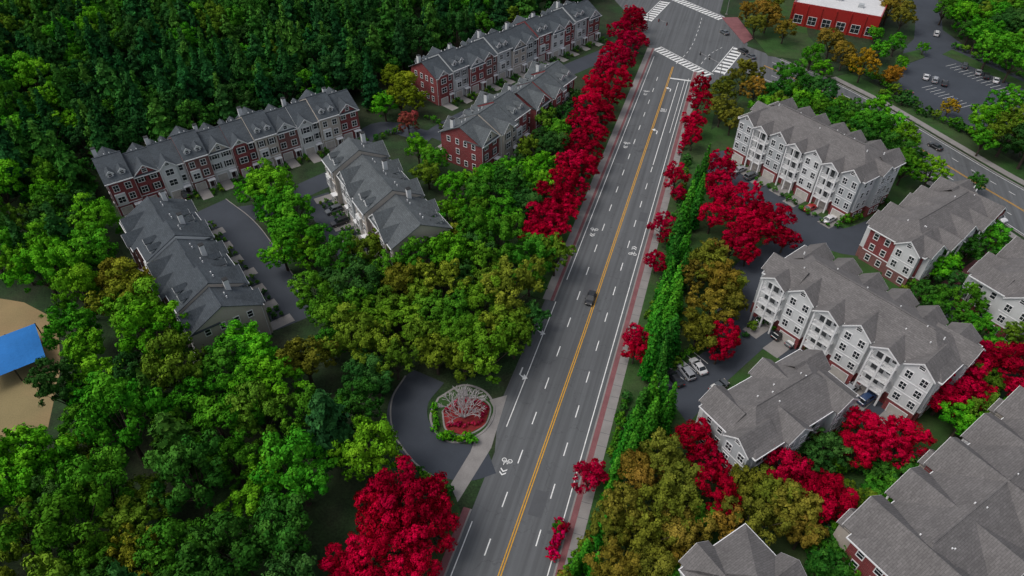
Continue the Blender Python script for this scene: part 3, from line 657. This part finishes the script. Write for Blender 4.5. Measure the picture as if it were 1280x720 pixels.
T('oak_tree',[(885,330,4.6),(903,350,4.8),(912,378,4.6),(888,388,4.4),(872,415,4.2),(866,345,3.8),(892,318,3.8),(915,355,4),(800,590,4.2),(830,575,4.2),(852,605,4.5),(830,640,4.8),(780,640,4.5),(800,670,4.6),(760,652,3.8),(852,660,4),(815,700,4),(770,705,4),(930,608,3.8),(940,650,4.5),(990,640,4.5),(908,645,3.8),(1002,668,3.5),(965,620,3.8),(905,115,4.4),(930,95,5),(902,138,4.2),(945,112,4),(915,150,3.8),(960,20,5),(982,35,4.5),(935,15,4),(1040,50,5.2),(1130,20,5),(1112,10,5),(1055,70,4),(965,5,5),(945,30,4)],OLIVE)
T('oak_tree',[(1080,80,5),(1118,92,4),(1188,132,2.8)],[(.25,.15,.015),(.24,.19,.012)])
T('oak_tree',[(988,95,4.8),(1012,105,4.8),(970,120,4.2),(1000,125,4.2),(1045,135,4.2),(1065,140,4.2),(1090,158,4.8),(1110,185,4.8),(1118,152,4.4),(1130,170,4.4),(1098,138,4.2),(1165,212,4.4),(1220,228,2.6),(1238,295,4.2),(1212,312,4.2),(1178,330,4.2),(1158,322,3.6),(1200,292,3.5),(1170,385,3.2),(1228,410,3.6),(1238,150,6),(1262,165,6),(1290,180,6),(1230,175,4),(1240,60,6),(1268,75,6),(1225,40,6),(1210,20,6),(1270,30,6),(1182,10,5),(1198,-5,5),(1250,5,6),(1290,50,6),(1028,560,4),(1010,575,3),(1240,520,4),(1205,525,4),(1172,590,3.2),(1100,590,2.5),(1245,385,2.5),(1140,330,2.5),(1265,520,3.5),(955,135,4.2),(1155,60,2),(1128,78,2.5),(1030,118,4.5),(985,140,3.8),(1075,165,4),(1125,200,4),(1260,130,5),(1280,145,5),(1250,35,5),(1225,-5,5),(1280,5,6),(1100,60,4),(1120,55,3.5),(1095,40,3),(1015,70,4),(1030,85,3.6)],GREEN+BRIGHT)
T('oak_tree',[(340,232,5.6),(328,218,4.6),(368,262,5.2),(355,282,5.4),(378,300,5.8),(352,310,5),(390,318,4.4),(345,262,5),(318,240,4)],BRIGHT)
T('oak_tree',[(440,350,6.2),(412,352,4),(545,200,4),(522,185,4),(565,235,4.2),(600,240,5),(638,232,5.5),(660,252,4.5),(632,262,5),(690,185,4.6),(698,160,4),(680,208,4),(530,288,5),(562,318,5.5),(592,308,5),(520,322,5),(535,215,4),(480,130,4.4),(560,270,4)],GREEN+BRIGHT)
T('oak_tree',[(640,358,6.5),(662,345,4.5),(602,372,5),(610,440,5.6),(580,448,4.5),(545,440,4.8),(500,398,5),(542,385,5),(572,392,4.5),(470,432,5),(468,395,5),(500,355,5),(640,400,4.6)],[(.09,.19,.014),(.11,.18,.014),(.07,.2,.012),(.12,.15,.015),(.05,.17,.012)])
T('oak_tree',[(505,105,4.8),(490,95,4.2),(520,125,4),(500,125,4)],[(.13,.2,.012)])
T('oak_tree',[(510,152,3.4)],[(.25,.06,.04)])
T('oak_tree',[(160,370,6.5),(145,345,5),(175,395,6),(200,350,4.5)],[(.14,.18,.015),(.08,.22,.012),(.17,.15,.015)])
T('oak_tree',[(300,430,5.5),(330,455,5),(110,440,5),(120,470,5),(40,570,6),(70,590,5),(30,600,5),(340,480,6),(250,500,5),(300,500,5),(20,90,6),(60,130,6),(30,160,6),(90,160,5)],BRIGHT)
def inpoly(p,poly):
    x,y_=p; c=False; j=len(poly)-1
    for i in range(len(poly)):
        if (poly[i][1]>y_)!=(poly[j][1]>y_) and x<(poly[j][0]-poly[i][0])*(y_-poly[i][1])/(poly[j][1]-poly[i][1])+poly[i][0]: c=not c
        j=i
    return c
def fill(pxpoly,spacing,rr,palf,kindf,tries=9000,hz=1.15):
    poly=[G(*p) for p in pxpoly]; xs=[p[0] for p in poly]; ys=[p[1] for p in poly]
    for _ in range(tries):
        p=(random.uniform(min(xs),max(xs)),random.uniform(min(ys),max(ys)))
        if not inpoly(p,poly): continue
        r=random.uniform(*rr)
        if any((p[0]-q[0])**2+(p[1]-q[1])**2<(spacing*r*.5+spacing*min(q[2],7)*.5)**2 for q in PLACED): continue
        k=kindf(p)
        if k=='pine_tree':
            tree(k,p,random.uniform(16,23),random.choice([(.018,.085,.024),(.024,.105,.022),(.04,.15,.02)])); PLACED[-1]=(p[0],p[1],3.4)
        else: tree(k,p,r,palf(p),hz*random.uniform(.9,1.2))
def pal(p):
    v=math.sin(p[0]*.045+1)+math.sin(p[1]*.05+p[0]*.03)+random.uniform(-1.2,1.2)
    far=p[1]>165 and p[0]>-150
    if far: return random.choice(DARK+GREEN[:2]+([GREEN[4],BRIGHT[2]] if v>.9 else []))
    if v>.6: return random.choice(BRIGHT)
    if v<-1.1: return random.choice(OLIVE[3:]+[(.09,.16,.014),(.13,.17,.014)])
    return random.choice(GREEN+DARK[2:])
def kf(p):
    return 'pine_tree' if (p[1]>150 and random.random()<.5) or random.random()<.09 else 'oak_tree'
fill([(-160,-30),(760,-30),(740,0),(700,22),(505,100),(470,140),(440,135),(125,225),(100,270),(155,325),(232,470),(330,470),(345,450),(400,430),(460,500),(462,570),(500,640),(400,650),(380,760),(440,840),(-100,840),(-110,590),(0,590),(88,575),(102,400),(60,370),(-130,290)],1.13,(3.6,6.6),pal,kf,9000)
fill([(395,425),(402,375),(440,340),(560,310),(640,315),(695,345),(668,410),(640,470),(600,492),(545,478),(480,500),(440,480)],1.1,(3.5,5),lambda p: random.choice(GREEN[1:]+[(.11,.17,.014),(.09,.19,.014)]),lambda p:'oak_tree',2500,1.0)
fill([(555,250),(640,215),(700,150),(720,140),(700,220),(680,290),(640,300),(580,300)],1.2,(3,4),pal,lambda p:'oak_tree',1500,1.0)
fill([(800,-30),(770,-30),(780,-60),(1400,-60),(1400,-20),(940,-15),(890,-25)],1.3,(4,6),pal,lambda p:'oak_tree',1000)
gp=lambda p: random.choice(GREEN+BRIGHT[2:])
fill([(940,128),(1000,125),(1060,150),(1110,180),(1140,215),(1120,235),(1060,195),(960,150)],1.1,(3,4),gp,lambda p:'oak_tree',1500,1.0)
fill([(1010,690),(1060,620),(1180,610),(1120,650),(1060,700),(1040,770),(1005,770)],1.1,(2.5,3.6),gp,lambda p:'oak_tree',800,1.0)
fill([(1140,380),(1180,360),(1215,420),(1260,440),(1240,500),(1190,540),(1160,480)],1.2,(2.5,3.6),gp,lambda p:'oak_tree',800,1.0)
fill([(700,740),(735,640),(780,560),(850,560),(880,640),(860,700),(840,740),(830,820),(690,820)],1.15,(2.5,4),lambda p: random.choice(OLIVE+GREEN[1:3]),lambda p:'oak_tree',1200,1.0)
fill([(1185,20),(1290,20),(1290,95),(1200,62)],1.2,(4,6),gp,lambda p:'oak_tree',800,1.0)
for (px,py) in [(225,115),(240,100),(258,110),(275,120),(290,105),(330,85),(345,90),(360,95),(165,140),(150,125),(185,150),(205,60),(180,40),(310,110),(215,135),(245,130)]:
    tree('pine_tree',G(px,py+10,5),random.uniform(20,24),random.choice([(.024,.11,.028),(.03,.14,.024)]))
for xy,r in SHR: tree('shrub',xy,r,random.choice(GREEN))
def shr(pts,r=1,pal_=None):
    for p in pts: tree('shrub',G(*p),r*random.uniform(.7,1.3),random.choice(pal_ or GREEN))
def shline(p0,p1,n,r,pal_=None): shr([(p0[0]+(p1[0]-p0[0])*i/(n-1)+random.uniform(-2,2),p0[1]+(p1[1]-p0[1])*i/(n-1)+random.uniform(-2,2)) for i in range(n)],r,pal_)
shline((552,548),(590,552),9,.8,BRIGHT); shline((542,508),(545,540),7,.7,BRIGHT)
RB=[(.3,.01,.03),(.38,.02,.04)]
shline((560,514),(575,503),4,.5,RB); shline((578,503),(606,506),6,.5,RB); shline((607,510),(602,528),4,.5,RB); shline((560,534),(598,532),8,.5,RB)
shline((782,500),(765,570),12,1.0); shline((835,340),(810,400),9,1.1); shline((850,195),(862,160),6,1.2,REDC); shline((700,655),(690,700),7,1.0,[REDC[0],GREEN[1]])
shline((910,205),(1035,282),16,.8); shline((950,400),(1120,510),18,.8); shline((880,545),(935,585),8,1.2); shline((1130,365),(1225,315),12,1.2)
shline((1045,285),(1105,255),8,1.2); shline((1060,665),(1075,700),4,1.2); shline((560,620),(525,590),7,1.0); shline((1000,570),(1060,530),9,1.4)
shline((1060,85),(1140,130),12,1.6); shline((1190,60),(1280,100),12,1.4); shline((1100,120),(1210,170),14,1.6); shline((1040,590),(1160,590),12,1.6)
shline((1240,310),(1280,335),6,1.3); shline((900,440),(960,400),7,1.1); shline((845,455),(880,430),6,1.2); shline((860,205),(845,300),14,1.3); shline((1200,165),(1290,205),12,1.5)
shline((560,165),(535,150),5,1.0); shline((470,175),(500,165),5,1.2); shline((745,660),(700,740),12,1.2,OLIVE+GREEN[1:3])
def bare(xy):
    tv=[];tf=[]; rg=random.Random(5)
    def grow(p,d,l,r,k):
        q=p+d*l; limb(tv,tf,p,q,r,r*.75,5)
        if k==0: return
        for _ in range(3):
            nd=(d+Vector((rg.uniform(-.8,.8),rg.uniform(-.8,.8),rg.uniform(-.2,.35)))).normalized(); grow(q,nd,l*rg.uniform(.7,.9),max(r*.62,.036),k-1)
    for i in range(6):
        grow(Vector((0,0,0)),Vector((math.cos(i*1.05)*.65,math.sin(i*1.05)*.65,1)).normalized(),1.9,.16,4)
    mesh_obj('bare_crape_myrtle_tree',[(v[0]+xy[0],v[1]+xy[1],v[2]) for v in tv],tf,['pale_bark'])
bare(G(580,522))
ca=Bld('shade_canopy',G(-12,492),G(66,460),12)
n=8
aa=ca.a('fabric','blue_fabric')
for i in range(n):
    for j in range(n):
        def q(i,j): 
            u=i/n;v=j/n; return (u*ca.L,v*12,3.2+.9*math.sin(math.pi*u)*math.sin(math.pi*v))
        aa.poly([q(i,j),q(i+1,j),q(i+1,j+1),q(i,j+1)])
for x in (0,ca.L/2,ca.L):
    for y_ in (0,12): ca.a('posts','black_metal').box(x-.1,x+.1,y_-.1,y_+.1,0,3.25)
ca.finish()

# ------------------------------------------------------------------ vehicles
def vehicle(name,xy,ang,paintm,suv=False):
    a=Acc()
    if suv: secs=[(-2.35,.78,.45,.95),(-2.25,.9,.32,1.02),(-1.5,.95,.28,1.05),(0,.96,.26,1.05),(1.0,.95,.28,1.06),(1.9,.92,.3,1.0),(2.3,.82,.4,.82)]; cab=[(-2.2,-1.95),(1.15,.45)]; ch=1.72
    else: secs=[(-2.35,.75,.42,.8),(-2.2,.86,.3,.95),(-1.5,.92,.25,.97),(0,.93,.22,.93),(.9,.92,.25,.93),(1.8,.88,.28,.82),(2.3,.75,.38,.62)]; cab=[(-1.75,-1.05),(1.1,.3)]; ch=1.44
    rings=[]
    for x,hw,z0,z1 in secs:
        k=len(a.v); r=.12
        a.v+=[(x,-hw+r,z0),(x,hw-r,z0),(x,hw,z0+r),(x,hw,z1-r*1.3),(x,hw-r,z1),(x,-hw+r,z1),(x,-hw,z1-r*1.3),(x,-hw,z0+r)]; rings.append(k)
    for p,q in zip(rings,rings[1:]):
        for i in range(8): a.f.append((p+i,p+(i+1)%8,q+(i+1)%8,q+i)); a.m.append(0)
    a.f.append(tuple(range(rings[0],rings[0]+8))); a.m.append(0); a.f.append(tuple(range(rings[-1],rings[-1]+8))[::-1]); a.m.append(0)
    zb=(1.0 if suv else .9); (bx0,tx0),(bx1,tx1)=cab; hb,ht=.84,.66
    a.hexa([(bx0,-hb,zb),(bx1,-hb,zb),(bx1,hb,zb),(bx0,hb,zb),(tx0,-ht,ch-.05),(tx1,-ht,ch-.05),(tx1,ht,ch-.05),(tx0,ht,ch-.05)],1)
    a.hexa([(tx0-.02,-ht-.02,ch-.07),(tx1+.02,-ht-.02,ch-.07),(tx1+.02,ht+.02,ch-.07),(tx0-.02,ht+.02,ch-.07),(tx0+.1,-ht+.1,ch+.02),(tx1-.1,-ht+.1,ch+.02),(tx1-.1,ht-.1,ch+.02),(tx0+.1,ht-.1,ch+.02)],0)
    for sg in (-1,1):
        for (bx,tx) in ((bx0,tx0),(bx1,tx1),((bx0+bx1)/2-.1,(tx0+tx1)/2-.1)):
            a.hexa([(bx-.07,sg*hb-.03,zb),(bx+.07,sg*hb-.03,zb),(bx+.07,sg*hb+.03,zb),(bx-.07,sg*hb+.03,zb),(tx-.05,sg*ht-.03,ch-.05),(tx+.05,sg*ht-.03,ch-.05),(tx+.05,sg*ht+.03,ch-.05),(tx-.05,sg*ht+.03,ch-.05)],0)
        a.box(bx1-.35,bx1-.15,sg*1.0-.1,sg*1.0+.1,zb+.02,zb+.17,0)
        a.box(2.18,2.28,sg*.6-.17,sg*.6+.17,.56,.68,3); a.box(-2.36,-2.28,sg*.62-.15,sg*.62+.15,.68,.84,4)
        for wx in (-1.42,1.42):
            k=len(a.v); n=14; r=.34
            for yy in (sg*.74,sg*.97):
                for i in range(n): a.v.append((wx+r*math.cos(math.tau*i/n),yy,r+r*math.sin(math.tau*i/n)))
            for i in range(n): a.f.append((k+i,k+(i+1)%n,k+n+(i+1)%n,k+n+i)); a.m.append(2)
            a.f.append(tuple(range(k+n,k+2*n))); a.m.append(2); a.f.append(tuple(range(k,k+n))); a.m.append(2)
            k=len(a.v)
            for i in range(n): a.v.append((wx+.2*math.cos(math.tau*i/n),sg*.975,r+.2*math.sin(math.tau*i/n)))
            a.f.append(tuple(range(k,k+n))); a.m.append(3)
    o=mesh_obj(name,a.v,a.f,[paintm,'glass_dark','tyre_rubber','light_lens','tail_lens'],a.m)
    o.location=(xy[0],xy[1],Z1+.02); o.rotation_euler=(0,0,ang); return o
ra=math.atan2(RD.y,RD.x)
def ang(p,q): a_=G(*p);b_=G(*q); return math.atan2(b_[1]-a_[1],b_[0]-a_[0])
vehicle('car',G(738,375),ra+math.pi,'car_black')
for (px,py,c,s_) in [(828,482,'car_black',1),(843,475,'car_black',0),(857,467,'car_silver',1),(872,460,'car_white',0)]:
    vehicle('parked_car',G(px,py),math.radians(112),c,bool(s_))
vehicle('parked_car',G(898,485),math.radians(35),'car_grey')
sd=math.atan2(-.83,.56)
for (px,py,c,s_) in [(924,214,'car_silver',0),(938,222,'car_grey',1),(1036,276,'car_white',0),(975,420,'car_black',1),(992,429,'car_grey',0),(1082,500,'car_blue',1),(955,400,'car_white',1),(1012,262,'car_red',0),(1062,488,'car_silver',0)]:
    vehicle('parked_car',G(px,py),sd+math.pi/2,c,bool(s_))
for (px,py,c,s_) in [(1157,98,'car_white',0),(1168,102,'car_silver',1),(1180,106,'car_black',0),(1170,44,'car_white',1),(1133,118,'car_red',0),(1215,22,'car_black',0),(1205,84,'car_grey',1),(1222,92,'car_silver',0),(1262,110,'car_black',1),(1192,128,'car_blue',0),(1244,102,'car_white',0),(1232,97,'car_black',1)]:
    vehicle('parked_car',G(px,py),math.radians(60) if px!=1133 else math.radians(20),c,bool(s_))
ca_=ang((1280,264),(1215,226))
vehicle('car',G(1168,185),ca_,'car_black'); vehicle('car',G(1246,274),ca_+math.pi,'car_white',True)
vehicle('car',G(928,66),ca_,'car_black',True); vehicle('car',G(938,72),ca_,'car_grey'); vehicle('car',G(905,42),ca_,'car_grey')
for (px,py,c) in [(232,245,'car_black'),(425,280,'car_black'),(418,265,'car_grey'),(338,222,'car_grey'),(1250,712,'car_red'),(1272,700,'car_white')]:
    vehicle('parked_car',G(px,py),math.radians(125) if px<300 or px==338 else math.radians(215),c,True)

# ------------------------------------------------------------------ light, world, camera
el=math.radians(58); az=math.radians(-100)
wd=bpy.data.worlds.new('World'); sc.world=wd; wd.use_nodes=True; nt=wd.node_tree
sk=nt.nodes.new('ShaderNodeTexSky'); sk.sky_type='NISHITA'; sk.sun_disc=False; sk.sun_elevation=el; sk.sun_rotation=az; sk.dust_density=4; sk.air_density=1
hs=nt.nodes.new('ShaderNodeHueSaturation'); hs.inputs['Saturation'].default_value=.45
nt.links.new(sk.outputs[0],hs.inputs['Color']); nt.links.new(hs.outputs[0],nt.nodes['Background'].inputs['Color']); nt.nodes['Background'].inputs['Strength'].default_value=.14
ld=bpy.data.lights.new('sun','SUN'); ld.energy=.95; ld.angle=math.radians(24); ld.color=(1,.97,.93)
lo=link(bpy.data.objects.new('sun',ld)); 
dv=Vector((math.sin(az)*math.cos(el),math.cos(az)*math.cos(el),math.sin(el))); lo.rotation_euler=dv.to_track_quat('Z','Y').to_euler()
cd=bpy.data.cameras.new('camera'); cam=link(bpy.data.objects.new('camera',cd)); cd.sensor_width=36; cd.lens=F/1280*36; cd.clip_end=8000; cd.clip_start=.5
cam.location=(0,0,H); cam.rotation_euler=(math.radians(90)-TH,0,0); sc.camera=cam
sc.view_settings.view_transform='Standard'; sc.view_settings.look='None'; sc.view_settings.exposure=0
print('trees',len(PLACED))
